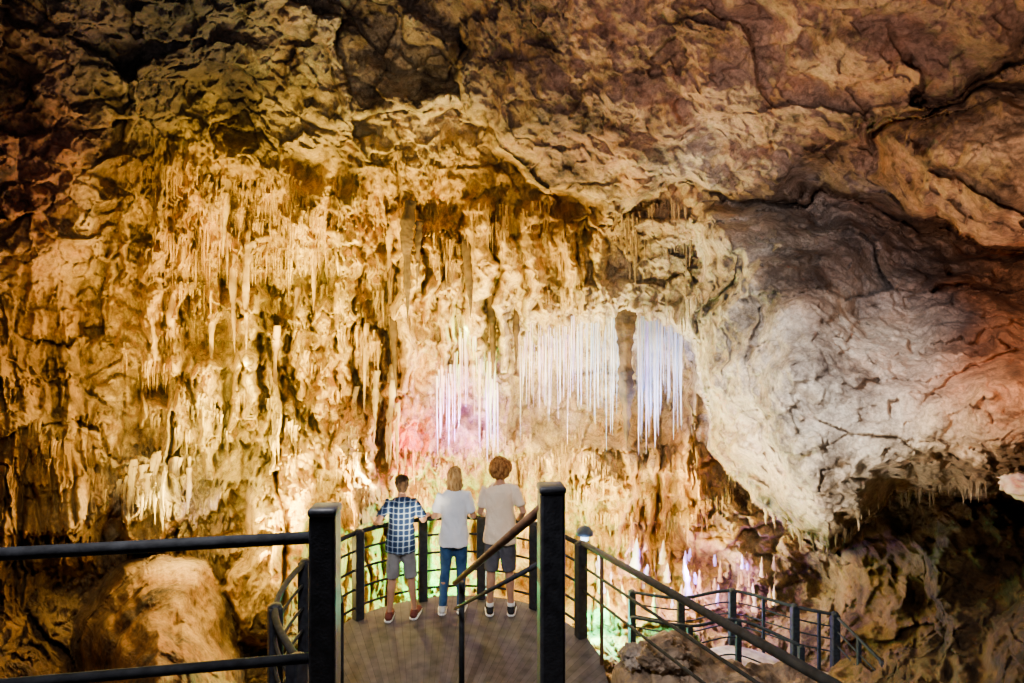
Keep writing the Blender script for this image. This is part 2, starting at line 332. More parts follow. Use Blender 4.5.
for k in range(5):
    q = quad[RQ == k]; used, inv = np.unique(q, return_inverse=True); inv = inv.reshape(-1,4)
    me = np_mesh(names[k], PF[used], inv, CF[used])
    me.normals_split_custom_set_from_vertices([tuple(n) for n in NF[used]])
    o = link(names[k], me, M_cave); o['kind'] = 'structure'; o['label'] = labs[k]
def sidx(px, py):
    return int(np.clip(np.searchsorted(vy, py), 1, nr-1)), int(np.clip(np.searchsorted(ux, px), 1, nc-1))
def surf(px, py): return Vector([float(a) for a in POS[sidx(px, py)]])
def near(px, py, off): return at(px, py, surf(px, py).y-off)

# ------------------------------------------------------------------ stalactites
def calc(nm, a, b): return noise_mat(nm, a, b, 2.2, .5, .3, 20, coord='World')
M_white = calc('white_calcite', (.55,.52,.60), (.92,.9,.95))
M_lilac_lit = calc('lilac_lit_calcite', (.42,.30,.62), (.80,.66,.95))  # white calcite with lilac lamp light painted into its base colour
M_blue_lit = calc('blue_lit_calcite', (.34,.42,.72), (.62,.76,.98))  # blue lamp light painted into the calcite colour
M_pink_lit = calc('pink_lit_calcite', (.62,.38,.46), (.95,.74,.80))  # pink lamp light painted into the calcite colour
M_green_lit = calc('green_lit_calcite', (.42,.58,.38), (.78,.92,.66))  # green lamp light painted into the calcite colour
M_gold = noise_mat('golden_calcite', (.22,.13,.03), (.62,.42,.11), 2.5, .55, .6, 12, coord='World', dist=.05)
M_cream = noise_mat('cream_calcite', (.36,.25,.09), (.78,.62,.30), 2.5, .5, .6, 12, coord='World', dist=.05)
M_dark = noise_mat('dark_stained_calcite', (.025,.015,.008), (.13,.078,.03), 3, .7, .6, 14, coord='World', dist=.05)
def spike_rings(kind, rnd, seg, n, seed=0):
    V_ = []; bx = [rnd.uniform(-.35,.35) for _ in range(3)]; fl = [rnd.uniform(-.22,.22) for _ in range(seg)]
    for i in range(n+1):
        t = i/n; cy = 0
        if kind == 'straw': r = (1-.75*t)*(1+.2*rnd.uniform(-1,1)) if t < .97 else .12
        elif kind == 'column': r = max(.05, (1.25-.75*t+.18*math.sin(t*17+seed)+.14*rnd.uniform(-1,1))*min(1, (1-t)*9))
        elif kind == 'mite': r = max(.05, (1-t)**.6*(1+.22*rnd.uniform(-1,1))+.22*math.sin(t*13+seed)*(1-t))
        else:
            r = max(.04, (1-t)**.75*(1+.22*rnd.uniform(-1,1))+.16*math.sin(t*14+seed)*(1-t)); cy = 7*max(0,.3-t)**1.4
        cx = bx[0]*math.sin(t*5); cy += bx[1]*math.sin(t*4+1)
        for k in range(seg):
            f = 1+fl[k]+.1*rnd.uniform(-1,1)
            V_.append((cx+r*math.cos(2*PI*k/seg)*f, cy+r*math.sin(2*PI*k/seg)*f, -t))
    F_ = [[i*seg+k, (i+1)*seg+k, (i+1)*seg+(k+1)%seg, i*seg+(k+1)%seg] for i in range(n) for k in range(seg)]
    return np.array(V_), np.array(F_)
def spike_mesh(name, mat, kind, seed, seg=8, n=14):
    rnd = random.Random(seed); v, f = spike_rings(kind, rnd, seg, n, seed); bm = bmesh.new()
    vs = [bm.verts.new(p) for p in v]; [bm.faces.new([vs[i] for i in q]) for q in f]
    bm.faces.new(vs[:seg]); bm.faces.new(vs[-seg:])
    me = bpy.data.meshes.new(name); bmesh.ops.recalc_face_normals(bm, faces=bm.faces[:]); bm.to_mesh(me); bm.free()
    for p in me.polygons: p.use_smooth = True
    me.materials.append(mat); return me
SW = {k: [spike_mesh('stalactite', m_, 'straw', i+50*j, 6, 18) for i in range(5)] for j, (k, m_) in enumerate(dict(w=M_white, l=M_lilac_lit, b=M_blue_lit, p=M_pink_lit, g=M_green_lit).items())}
V_mite = [spike_mesh('stalagmite', m_, 'mite', i+30, 10, 18) for i, m_ in enumerate((M_white, M_lilac_lit, M_cream, M_gold, M_cream, M_gold, M_lilac_lit))]
V_gold = [spike_mesh('stalactite', M_gold, 'cone', i+10, 12, 26) for i in range(8)]
V_cream = [spike_mesh('stalactite', M_cream, 'cone', i+20, 12, 26) for i in range(6)]
V_dark = [spike_mesh('stalactite', M_dark, 'cone', i+40, 12, 24) for i in range(4)]
V_col = spike_mesh('column', M_dark, 'column', 3, 18, 48)
rn = random.uniform
def pick(s): return random.choice(SW[random.choice(s)])
def depth_for(px, py, py2, r=2):
    a = surf(px, py).y; b = surf(px, (py+py2)/2).y
    return max(min(a, b), a-.30)+.35*r/F*a
def hang(me, px, py, py2, rpx, label, group, fwd=.0, name='stalactite', depth=None, up=.12):
    Yt = depth or depth_for(px, py, py2, rpx)
    p = at(px, py, Yt-fwd); ln = (py2-py)/F*Yt
    o = bpy.data.objects.new(name, me); C.objects.link(o)
    o.location = (p.x, p.y, p.z+up*min(1,ln)); r = rpx/F*Yt
    o.scale = (r, r, ln+up*min(1,ln)); o.rotation_euler = (rn(-.02,.02), rn(-.02,.02), rn(-.4,.4))
    return tag(o, label, 'stalactite', group)
for i in range(72):
    px = 638+44*i/71+rn(-1.2,1.2); k = (px-638)/44
    b = 370+rn(0,85)*(1-.3*k) if i % 3 else 425+rn(0,48)*(1-.8*k)
    if .55 < k < .8: b = rn(340,405)
    top = 320+rn(-8,12)+(5 if k > .8 else 0)
    hang(pick('wwbbl'), px, top, b, rn(.35,1.3), 'slender white stalactite in the bright curtain right of the dark column', 'white stalactite curtain right of the dark column', depth=12.35+rn(-.3,.3), up=.5)
for i in range(122):
    px = 520+101*i/121+rn(-2,2); k = (px-520)/101
    top = 350-30*k+rn(-14,20)
    b = top+rn(8,84)*(.6+.55*k)*rn(.5,1.1)+(34 if rn(0,1) > .82 else 0)
    hang(pick('wwwppl' if k < .55 else 'wwwbbl'), px, top, min(b, 455), rn(.3,1.1), 'slender white stalactite in the wide curtain left of the dark column', 'white stalactite curtain left of the dark column', depth=12.4+rn(-.3,.4), up=.45)
for i in range(60):
    px = 437+60*i/59+rn(-2,2); top = 386-50*math.exp(-((px-468)/11)**2)+rn(-20,18)
    hang(pick('llwpg' if px > 455 else 'lwp'), px, top, top+rn(12,78), rn(.4,1.5), 'violet tinted white stalactite hanging behind the heads of the visitors', 'violet lit stalactites above the visitors', depth=min(12.5, surf(px,top+15).y-.05), up=.3)
for i in range(8):
    px = rn(330,402); top = rn(375,425)
    hang(random.choice(V_cream), px, top, top+rn(40,85), rn(2.5,5), 'cream stalactite low on the wall left of the violet cluster', 'cream stalactites left of the violet cluster', .0, up=.3)
for i in range(12):
    px = rn(130,420); top = rn(190,360)
    hang(random.choice(V_gold), px, top, top+rn(45,100), rn(2.5,5.5), 'thick golden stalactite on the left part of the back wall', 'thick golden stalactites on the back wall', .0, up=.3)
for i in range(14):
    px = 118+72*i/13+rn(-3,3); top = 470+rn(-10,16)
    hang(random.choice(V_cream), px, top, top+rn(24,66), rn(1.6,4), 'cream stalactite in the drapery above the round flowstone mound at lower left', 'cream drapery stalactites on the lower left wall', .03, up=.2)
for px, a, b, r in ((408,222,318,7),(418,240,290,4.5),(470,248,318,7),(462,262,290,3.5),(492,296,378,6),(516,314,372,4.5),(396,330,398,5)):
    hang(random.choice(V_dark), px, a, b, r, {408:'long dark stalactite hanging at the centre of the golden wall',418:'short dark stalactite beside the long dark one on the golden wall',470:'thick dark stalactite hanging right of the centre of the golden wall',462:'small dark stalactite just left of the thick one',492:'dark tapering stalactite above the violet cluster',516:'dark stalactite just left of the wide white curtain',396:'dark stalactite above the reddish lit rock'}[px], None, depth=min(surf(px,a).y, surf(px,(a+b)/2).y, surf(px,b).y)-.05, up=.4)
o = hang(V_col, 628, 286, 448, 8, 'tall dark lumpy hanging stone column between the two white curtains', None, name='stone_column', depth=11.9, up=.4); o['category'] = 'column'
for px, base, h, r in ((636,572,34,4.5),(655,618,26,4),(686,600,44,4.5)):
    Yt = surf(px, base).y-.1; q = at(px, base, Yt)
    o = bpy.data.objects.new('stalagmite', V_mite[{636:0,655:2,686:1}[px]]); C.objects.link(o)
    o.location = (q.x, q.y, q.z-.1); o.rotation_euler = (PI, 0, rn(0,6)); o.scale = (r/F*Yt*1.1, r/F*Yt*1.1, h/F*Yt+.1)
    tag(o, {636:'tall pale stalagmite on the lit ground nearest the lamp',655:'stubby pale stalagmite beside the lower path railing',686:'tallest pale violet stalagmite on the lit lower ground'}[px], 'stalagmite')
for i in range(40):
    px = rn(596,775); base = rn(556,620); h = rn(7,22)*(1.2 if base > 590 else 1); r = rn(1.5,3.6); Yt = surf(px, base).y-.05; q = at(px, base, Yt)
    o = bpy.data.objects.new('stalagmite', random.choice(V_mite[1:])); C.objects.link(o)
    o.location = (q.x, q.y, q.z-.1); o.rotation_euler = (PI, 0, rn(0,6)); o.scale = (r/F*Yt, r/F*Yt, h/F*Yt+.1)
    tag(o, 'small stalagmite standing on the lit ground of the lower pit', 'stalagmite', 'small stalagmites in the lower pit')
variants = [spike_rings('cone', random.Random(i+90), 6, 10, i) for i in range(14)]
ent = []
def runs(n, x0, x1, y0, y1, l0, l1, r0, r1, k0=3, k1=14, sp=2.6):
    for _ in range(n):
        cx, cy = rn(x0,x1), rn(y0,y1); m = random.randint(k0,k1); sl = rn(-.6,.6); L_ = rn(l0,l1)
        for i in range(m):
            e = 1-.6*abs(2*i/m-1)
            ent.append((cx+(i-m/2)*sp*rn(.6,1.3), cy+(i-m/2)*sp*sl+rn(-4,4), L_*e*rn(.25,1.4), rn(r0,r1)*rn(.6,1.2)))
runs(58, 120,335, 170,275, 14,46, .8,2.4)
runs(26, 120,420, 270,440, 10,38, .8,2.2)
runs(34, 400,690, 205,322, 10,34, .8,2.2)
runs(60, 500,735, 440,545, 7,22, .7,1.7)
runs(10, 10,240, 330,540, 10,28, .9,2.2)
runs(14, 320,500, 440,520, 8,28, .8,2.4)
for _ in range(60):
    k = rn(0,1); px = 745+250*k; py = np.interp(px, [745,765,790,828,850,880,950,1000], [482,508,526,542,524,494,488,482])+rn(-5,3)
    ent.append((px, float(py), rn(6,20), rn(1.5,3.5)))
cos, fcs, cls, off = [], [], [], 0
for px, py, l, r in ent:
    v, f = random.choice(variants); Yt = depth_for(px, py, py+l, r); p = at(px, py, Yt); up = .12
    sc = np.array([r/F*Yt, r/F*Yt, l/F*Yt+up]); i_, j_ = sidx(px, py+2)
    cos.append(v*sc+np.array([p.x, p.y, p.z+up])); fcs.append(f+off); off += len(v)
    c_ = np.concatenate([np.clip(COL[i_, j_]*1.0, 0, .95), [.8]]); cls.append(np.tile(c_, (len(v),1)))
me = np_mesh('small_dripstones', np.concatenate(cos), np.concatenate(fcs), np.concatenate(cls))
tag(link('small_dripstones', me, M_cave), 'dense fringes of small golden dripstones along the wall ledges', 'dripstones', kind='stuff')

# ------------------------------------------------------------------ rocks
def rock(name, loc, size, mat, label, seed, sub=5, cat='rock'):
    bm = bmesh.new(); bmesh.ops.create_icosphere(bm, subdivisions=sub, radius=1)
    P = np.array([v.co[:] for v in bm.verts], np.float32)+seed*3.7
    x, y, z = P[:,0], P[:,1], P[:,2]
    a, b_, i_, t_ = worley(x*1.3, y*1.3, z*1.3, seed); a, b_, i_, t2_ = worley(x*3.3, y*3.3, z*3.3, seed)
    d = .2*fbm(x*1.1, y*1.1, z*1.1, 5, seed)+.4*t_+.14*t2_+.07*fbm(x*6,y*6,z*6,4,seed,.65)
    for v, k in zip(bm.verts, d): v.co = Vector((v.co.x*size[0], v.co.y*size[1], v.co.z*size[2]))*(1+float(k))
    o = obj(name, bm, mat); o.location = loc
    return tag(o, label, cat)
M_rockbr = noise_mat('brown_rock', (.08,.055,.04), (.42,.30,.21), 5, .8, 1, 22, dist=.05)
M_rockgr = noise_mat('grey_rock', (.11,.085,.07), (.46,.38,.32), 5, .8, 1, 22, dist=.05)
M_rockpk = noise_mat('pale_pink_rock', (.55,.2,.15), (.85,.6,.5), 9, .8, .6, 12, dist=.02)
bm = bmesh.new(); n = 190; gx = np.linspace(.9, 4.2, n); gy = np.linspace(2.4, 6.6, n); GX, GY = np.meshgrid(gx, gy)
ridge = np.interp(GX, [.86,.95,1.15,1.5,2.0,2.6,3.4,4.2], [.02,.22,.42,.38,.25,.08,-.4,-1.6])
H_ = ridge-.45*np.maximum(4.9-GY, 0)-1.9*np.maximum(GY-5.1, 0)**1.3
a_, b_, i_, t_ = worley(GX*2.6, GY*2.6, GX*0+.5, 5); a2, b2, i2, t2_ = worley(GX*6, GY*6, GX*0+.5, 6)
H_ = H_+.22*(.5-a_)*1.0+.08*(.5-a2)+.08*t_+.08*fbm(GX*2,GY*2,GX*0,5,7)+.03*fbm(GX*9,GY*9,GX*0,4,8,.65)
edge = np.minimum(np.minimum(GX-.9, 4.2-GX), np.minimum(GY-2.4, 6.6-GY))
H_ = np.where(edge < .01, -3.1, H_)
vs = [[bm.verts.new((GX[i,j], GY[i,j], H_[i,j])) for j in range(n)] for i in range(n)]
for i in range(n-1):
    for j in range(n-1): bm.faces.new((vs[i][j], vs[i][j+1], vs[i+1][j+1], vs[i+1][j]))
tag(obj('rock_mound', bm, M_rockbr), 'broad brown rock mound under the right stair handrail', 'rock')
rock('boulder', (1.3,4.78,.40), (.2,.16,.11), M_rockbr, 'brown boulder on the mound near the thin handrail baluster', 2)
rock('boulder', (1.85,4.6,.2), (.24,.2,.11), M_rockgr, 'greyish boulder on the mound under the sloping handrail', 5)
rock('boulder', (1.06,4.95,.32), (.12,.12,.09), M_rockgr, 'small grey boulder beside the platform edge', 8)
rock('boulder', at(1024, 487, 4.3), (.08,.2,.085), M_rockpk, 'pale pink rock jutting in at the right edge of the view', 11)

# ------------------------------------------------------------------ platform, stairs, railings
M_rail = noise_mat('dark_painted_rail', (.008,.009,.012), (.020,.022,.028), 20, .7, .12, 90, spec=.12)
M_post = noise_mat('dark_painted_post', (.008,.009,.013), (.022,.024,.032), 20, .5, .12, 90, spec=.3)
M_railb = noise_mat('blue_black_rail', (.008,.012,.024), (.018,.028,.05), 20, .7, .12, 90, spec=.12)
M_railbr = noise_mat('brown_handrail_wood', (.06,.03,.018), (.15,.075,.04), 10, .6, .2, 60, (1,1,1), spec=.2)
def deck_mat():
    m, nt, b = new_mat('deck_boards', .75, spec=.2)
    N, L = nt.nodes.new, nt.links.new
    g = N('ShaderNodeTexCoord'); s = N('ShaderNodeSeparateXYZ'); L(g.outputs['Object'], s.inputs[0])
    def mth(op, a, bb=None):
        x = N('ShaderNodeMath'); x.operation = op
        for i, q in enumerate((a, bb)):
            if q is None: continue
            if isinstance(q, (int, float)): x.inputs[i].default_value = q
            else: L(q, x.inputs[i])
        return x.outputs[0]
    ang = mth('ARCTAN2', mth('ADD', s.outputs[0], .0), mth('ADD', s.outputs[1], 1.6))
    k = mth('MULTIPLY', ang, 30); fr = mth('FRACT', k); line = mth('LESS_THAN', fr, .05); cell = mth('FLOOR', k)
    w = N('ShaderNodeTexWhiteNoise'); w.noise_dimensions = '1D'; L(cell, w.inputs['W'])
    n = N('ShaderNodeTexNoise'); n.inputs['Scale'].default_value = 9; n.inputs['Detail'].default_value = 8; L(g.outputs['Object'], n.inputs['Vector'])
    f = mth('ADD', mth('MULTIPLY', w.outputs['Value'], .18), mth('MULTIPLY', n.outputs['Fac'], .8))
    r = N('ShaderNodeValToRGB'); r.color_ramp.elements[0].position = .25; r.color_ramp.elements[1].position = .75
    r.color_ramp.elements[0].color = (.042,.036,.036,1); r.color_ramp.elements[1].color = (.125,.11,.107,1); L(f, r.inputs['Fac'])
    x = N('ShaderNodeMix'); x.data_type = 'RGBA'; L(line, x.inputs[0]); L(r.outputs['Color'], x.inputs[6]); x.inputs[7].default_value = (.025,.02,.018,1)
    L(x.outputs[2], b.inputs['Base Color'])
    bp = N('ShaderNodeBump'); bp.inputs['Strength'].default_value = .3; bp.inputs['Distance'].default_value = .01
    L(mth('SUBTRACT', n.outputs['Fac'], line), bp.inputs['Height']); L(bp.outputs['Normal'], b.inputs['Normal'])
    return m
M_deck = deck_mat()
PC = Vector((-.6, 5.25, 0))
rail_xy = [(-1.42,3.75),(-1.86,4.47),(-1.96,5.39),(-1.69,6.25),(-1.05,6.70),(-.36,6.76),(.26,6.5),(.71,5.87)]
path = smooth_path([(x, y, 0) for x, y in rail_xy], 8)
plat = thing('viewing_platform', 'grey boarded viewing platform with a rounded front where the visitors stand', 'platform', PC)
outline = [(p+(p-PC).normalized()*.06)-PC for p in path]+[Vector((.86,5.5,0))-PC, Vector((.86,4.6,0))-PC, Vector((.3,4.1,0))-PC, Vector((-.35,4.0,0))-PC]
def slab(outline, z0, z1):
    bm = bmesh.new(); a = [bm.verts.new((p.x, p.y, z1)) for p in outline]; b = [bm.verts.new((p.x, p.y, z0)) for p in outline]
    bm.faces.new(a); bm.faces.new(b[::-1]); n = len(a)
    for i in range(n): bm.faces.new((a[i], b[i], b[(i+1)%n], a[(i+1)%n]))
    return bm
obj('deck_surface', slab(outline, -.05, 0), M_deck, plat, smooth=False)
obj('edge_beam', slab([p*.985 for p in outline], -.22, -.051), M_rail, plat, smooth=False)
for x, y in ((-1.2,-.3),(-.9,1.0),(.5,1.1),(1.1,.2)):
    bm = bmesh.new(); box(bm, (x, y, -1.6), (.14,.14,2.8), 0, .01); obj('support_post', bm, M_rail, plat, False)
def post_bm(x, y, z0, z1, w, rz=0, cap=True):
    bm = bmesh.new(); box(bm, (x, y, (z0+z1)/2), (w, w, z1-z0), rz, w*.12)
    if cap: ell(bm, (x, y, z1-.003), (w*.47, w*.47, w*.28), None, 16)
    return bm
gr = thing('guard_railing', 'dark curved guard railing with posts around the viewing platform', 'railing', (PC.x, PC.y, 0))
def loc(p): return Vector(p)-Vector((PC.x, PC.y, 0))
for x, y in rail_xy:
    q = loc((x, y, 0)); obj('post', post_bm(q.x, q.y, .001, .97, .105, math.atan2(q.y, q.x)), M_post, gr, False)
bm = bmesh.new(); tube(bm, [loc(p)+Vector((0,0,.955)) for p in path], .026, 10); obj('top_rail', bm, M_rail, gr)
for z in (.76,.55,.34,.14):
    bm = bmesh.new(); tube(bm, [loc(p)+Vector((0,0,z)) for p in path], .014, 8); obj('rail', bm, M_rail, gr)
land = thing('upper_landing', 'upper boarded landing behind the tall dark newel posts', 'platform', (-.6,.6,1.42))
bm = bmesh.new(); box(bm, (0,0,-.04), (4.4,3.6,.08)); obj('deck_surface', bm, M_deck, land, False)
for x in (-2,2):
    for y in (-1.6,1.6):
        bm = bmesh.new(); box(bm, (x,y,-2.3), (.12,.12,4.5)); obj('support_post', bm, M_rail, land, False)
st = thing('stair_flight', 'dark stair flight leading down from the landing to the platform', 'stairs', (-.9,4.2,0))
for i in range(7):
    t = (i+1)/8; y = 2.5+1.45*t; z = 1.42*(1-t); x = -.35-.45*t
    bm = bmesh.new(); box(bm, (x+.9, y-4.2, z-.02), (.9,.23,.04), -.15, .005); obj('tread', bm, M_deck, st, False)
for s in (-.47,.47):
    bm = bmesh.new(); a = Vector((-.35+s+.9, 2.44-4.2, 1.3)); b = Vector((-.8+s+.9, 3.82-4.2, .1))
    tube(bm, [a, b], [(.03,.1),(.03,.1)], 4); obj('stringer', bm, M_rail, st, False)
Lp = at(325, 512, 2.0); Rp = at(551, 490, 2.3)
t = thing('newel_post', 'tall square dark newel post right of the visitors, nearest the camera', 'post', (Rp.x, Rp.y, 1.42))
obj('shaft', post_bm(0,0,0,Rp.z-1.42,.102,.1,False), M_post, t, False)
bm = bmesh.new(); box(bm, (0,0,Rp.z-1.42+.008), (.108,.108,.03), .1, .01); obj('cap', bm, M_post, t)
bm = bmesh.new(); box(bm, (0,0,.03), (.15,.15,.012), .1, .002); obj('base_plate', bm, M_post, t, False)
lr = thing('landing_railing', 'thick black landing railing with square end post at lower left', 'railing', (Lp.x, Lp.y, 1.42))
obj('post', post_bm(0,0,0,Lp.z-1.42,.092,.05,False), M_post, lr, False)
bm = bmesh.new(); box(bm, (0,0,Lp.z-1.42+.008), (.098,.098,.03), .05, .01); obj('cap', bm, M_post, lr)
for zz_, r in ((2.365,.022),(1.945,.018)):
    bm = bmesh.new(); z = zz_-1.42; tube(bm, [(-.03,-.01,z),(-1.0,-.17,z),(-2.2,-.36,z)], [(r,r)]*3, 8); obj('top_rail' if r > .02 else 'lower_rail', bm, M_rail, lr)
bm = bmesh.new(); box(bm, (-2.2,-.36,.48), (.09,.09,.98)); obj('post', bm, M_post, lr, False)
sr = thing('stair_handrail', 'brown sloping stair handrail ending on a thin newel between visitors and camera', 'handrail', (-.43,4.9,0))
o0 = Vector((-.43,4.9,0)); A = Vector((Rp.x-.03, Rp.y, at(537,507,2.3).z)); B = at(455,583,4.85)
bm = bmesh.new(); tube(bm, [A-o0, (A*.5+B*.5)-o0, B-o0], [(.026,.018)]*3, 10); obj('handrail', bm, M_railbr, sr)
bm = bmesh.new(); tube(bm, [(0.0,-.04,0),(0.0,-.04,.99)], .025, 10); obj('newel', bm, M_rail, sr)
A2 = A-Vector((0,0,.22)); B2 = B-Vector((0,0,.22)); bm = bmesh.new(); tube(bm, [A2-o0, B2-o0], .012, 8); obj('lower_rail', bm, M_rail, sr)
sl = thing('stair_handrail', 'thin dark stair handrail partly hidden behind the left newel post', 'handrail', (-1.39,4.6,0))
bm = bmesh.new(); tube(bm, [(0,0,0),(0,0,.97)], .03, 10); obj('newel', bm, M_rail, sl)
bm = bmesh.new(); tube(bm, [(0,0,.95), Vector((Lp.x,Lp.y+.06,2.33))-Vector((-1.39,4.6,0))], .02, 8); obj('handrail', bm, M_rail, sl)
rr = thing('stair_handrail', 'long dark handrail rising from the platform toward the lower right corner', 'handrail', (.71,5.87,0))
o1 = Vector((.71,5.87,0)); A = Vector((.73,5.8,.99)); B = at(836,686,2.75)
for dz, r in ((0,.030),(-.24,.013),(-.48,.013)):
    bm = bmesh.new(); tube(bm, [A+Vector((0,0,dz))-o1, A.lerp(B,.5)+Vector((0,0,dz))-o1, B+Vector((0,0,dz))-o1, B+(B-A)*.15+Vector((0,0,dz))-o1], r, 10)
    obj('top_rail' if dz == 0 else 'rail', bm, M_rail, rr)
for t_ in (.14,.98):
    q = A.lerp(B, t_)-o1; bm = bmesh.new(); tube(bm, [(q.x,q.y,q.z-1.3),(q.x,q.y,q.z)], .018, 8); obj('baluster', bm, M_railbr, rr)
lower = [(2.3,10.9),(3.16,10.65),(4.24,10.95),(5.12,10.3),(5.68,10.0)]
zt = -1.75
lp_ = thing('lower_railing', 'distant dark curved railing with posts along the lower path', 'railing', (4.24,10.9,-2.75))
o2 = Vector((4.24,10.9,-2.75)); pth = smooth_path([(x,y,zt) for x,y in lower], 8)
for i in (0,8,16,20,24,28,32): q = pth[i]-o2; obj('post', post_bm(q.x, q.y, -.05, zt+2.75+.02, .13 if i % 8 == 0 else .05), M_railb, lp_, False)
for dz, r in ((0,.032),(-.22,.015),(-.44,.015),(-.66,.015)):
    bm = bmesh.new(); tube(bm, [p+Vector((0,0,dz))-o2 for p in pth], r, 8); obj('top_rail' if dz == 0 else 'rail', bm, M_railb, lp_)
ol = [Vector((p.x, p.y-.1, 0)) for p in pth]+[Vector((p.x-.3, p.y-.95, 0)) for p in pth][::-1]
M_path = noise_mat('pale_path_concrete', (.16,.14,.12), (.34,.31,.27), 6, .8, .3, 30)
wk = thing('lower_path', 'pale curving walkway in the lower chamber behind the dark railing', 'path', (4.24,10.5,-2.75))
bm = slab([p-Vector((4.24,10.5,0)) for p in ol], -.08, .0); obj('slab', bm, M_path, wk, False)
fr = thing('lower_railing', 'inner dark railing with small posts on the near side of the lower path', 'railing', (3.6,9.7,-2.75))
o3 = Vector((3.6,9.7,-2.75)); ip = smooth_path([(2.1,9.9,zt),(3.0,9.6,zt),(3.9,9.8,zt),(4.7,9.25,zt-.15)], 8)
for i in (0,8,16,24): q = ip[i]-o3; obj('post', post_bm(q.x,q.y,-.05,q.z,.09), M_railb, fr, False)
for dz, r in ((0,.028),(-.3,.014),(-.6,.014)):
    bm = bmesh.new(); tube(bm, [p+Vector((0,0,dz))-o3 for p in ip], r, 8); obj('top_rail' if dz == 0 else 'rail', bm, M_railb, fr)
s0, s1 = at(838,618,9.9), at(908,688,8.6)
sr2 = thing('lower_railing', 'dark double rail of the lower stairs stepping down to the right', 'railing', (s0.x, s0.y, s0.z-1))
o4 = Vector((s0.x, s0.y, s0.z-1))
for dz in (0,-.25,-.5):
    bm = bmesh.new(); tube(bm, [s0+Vector((0,0,dz))-o4, s1+Vector((0,0,dz))-o4], .026 if dz == 0 else .014, 8); obj('rail', bm, M_railb, sr2)
for k in (.33,.66):
    q = s0.lerp(s1, k)-o4; obj('post', post_bm(q.x, q.y, q.z-.8, q.z, .06), M_railb, sr2, False)
lm = thing('path_lamp', 'small domed path lamp glowing bluish white behind the platform rail', 'lamp', (.9,7.05,-3.0))
bm = bmesh.new(); tube(bm, [(0,0,0),(0,0,3.6)], .025, 10); obj('pole', bm, M_rail, lm)
bm = bmesh.new(); tube(bm, [(0,0,3.66),(0,0,3.70),(0,0,3.74),(0,0,3.765)], [.11,.105,.07,.02], 18); obj('dome', bm, noise_mat('lamp_steel', (.03,.05,.1), (.06,.09,.15), 8, .6, .05, metal=.1), lm)
bm = bmesh.new(); tube(bm, [(0,0,3.59),(0,0,3.66)], [.045,.055], 14)
obj('glass', bm, new_mat('lamp_glass', .3, (.9,.95,1), emis=(.55,.75,1), es=5)[0], lm)

# ------------------------------------------------------------------ people
dg_get = bpy.context.evaluated_depsgraph_get
def fused(name, bm, mat, parent, voxel=.01, it=4, fold=0, fs=14, seed=0):
    o = obj(name, bm, mat, parent)
    md = o.modifiers.new('r', 'REMESH'); md.mode = 'VOXEL'; md.voxel_size = voxel; md.use_smooth_shade = True
    if it:
        s = o.modifiers.new('s', 'SMOOTH'); s.iterations = it; s.factor = .5
    bpy.context.view_layer.update(); dg = dg_get(); dg.update()
    me = bpy.data.meshes.new_from_object(o.evaluated_get(dg)); o.modifiers.clear(); o.data = me
    if fold:
        n = len(me.vertices); co = np.zeros(n*3, np.float32); me.vertices.foreach_get('co', co); co = co.reshape(-1,3)
        nm = np.zeros(n*3, np.float32); me.vertices.foreach_get('normal', nm); nm = nm.reshape(-1,3)
        k = fbm(co[:,0]*fs, co[:,1]*fs, co[:,2]*fs*.7+co[:,0]*fs*.5, 3, seed)*fold
        me.vertices.foreach_set('co', (co+nm*k[:,None]).astype(np.float32).ravel()); me.update()
    for p in me.polygons: p.use_smooth = True
    if not me.materials: me.materials.append(mat)
    return o
M_skin = noise_mat('skin', (.42,.21,.13), (.52,.28,.17), 8, .6, .05, 60, spec=.2)
M_lip = new_mat('lips', .5, (.5,.18,.15))[0]; M_eye = new_mat('eye', .2, (.85,.85,.85))[0]; M_iris = new_mat('iris', .2, (.05,.08,.12))[0]
M_sole = new_mat('white_rubber', .6, (.8,.8,.8))[0]
def plaid_mat():
    m, nt, b = new_mat('blue_plaid_cotton', .95, spec=.05)
    N, L = nt.nodes.new, nt.links.new
    g = N('ShaderNodeTexCoord'); s = N('ShaderNodeSeparateXYZ'); L(g.outputs['Object'], s.inputs[0])
    def stripe(src, freq, thr, ph=0.):
        a = N('ShaderNodeMath'); a.operation = 'MULTIPLY_ADD'; a.inputs[1].default_value = freq; a.inputs[2].default_value = ph; L(src, a.inputs[0])
        f = N('ShaderNodeMath'); f.operation = 'FRACT'; L(a.outputs[0], f.inputs[0])
        l = N('ShaderNodeMath'); l.operation = 'LESS_THAN'; l.inputs[1].default_value = thr; L(f.outputs[0], l.inputs[0]); return l.outputs[0]
    def mix(f, c1, c2, fac=None):
        x = N('ShaderNodeMix'); x.data_type = 'RGBA'
        if fac: 
            mm = N('ShaderNodeMath'); mm.operation = 'MULTIPLY'; mm.inputs[1].default_value = fac; L(f, mm.inputs[0]); f = mm.outputs[0]
        L(f, x.inputs[0])
        if isinstance(c1, tuple): x.inputs[6].default_value = (*c1,1)
        else: L(c1, x.inputs[6])
        x.inputs[7].default_value = (*c2,1); return x.outputs[2]
    c = mix(stripe(s.outputs[0], 17, .55), (.05,.11,.25), (.010,.02,.06), .9)
    c = mix(stripe(s.outputs[2], 17, .55), c, (.010,.02,.06), .65)
    c = mix(stripe(s.outputs[0], 17, .12, .3), c, (.5,.62,.76), .45)
    c = mix(stripe(s.outputs[2], 17, .12, .3), c, (.5,.62,.76), .45)
    L(c, b.inputs['Base Color']); return m
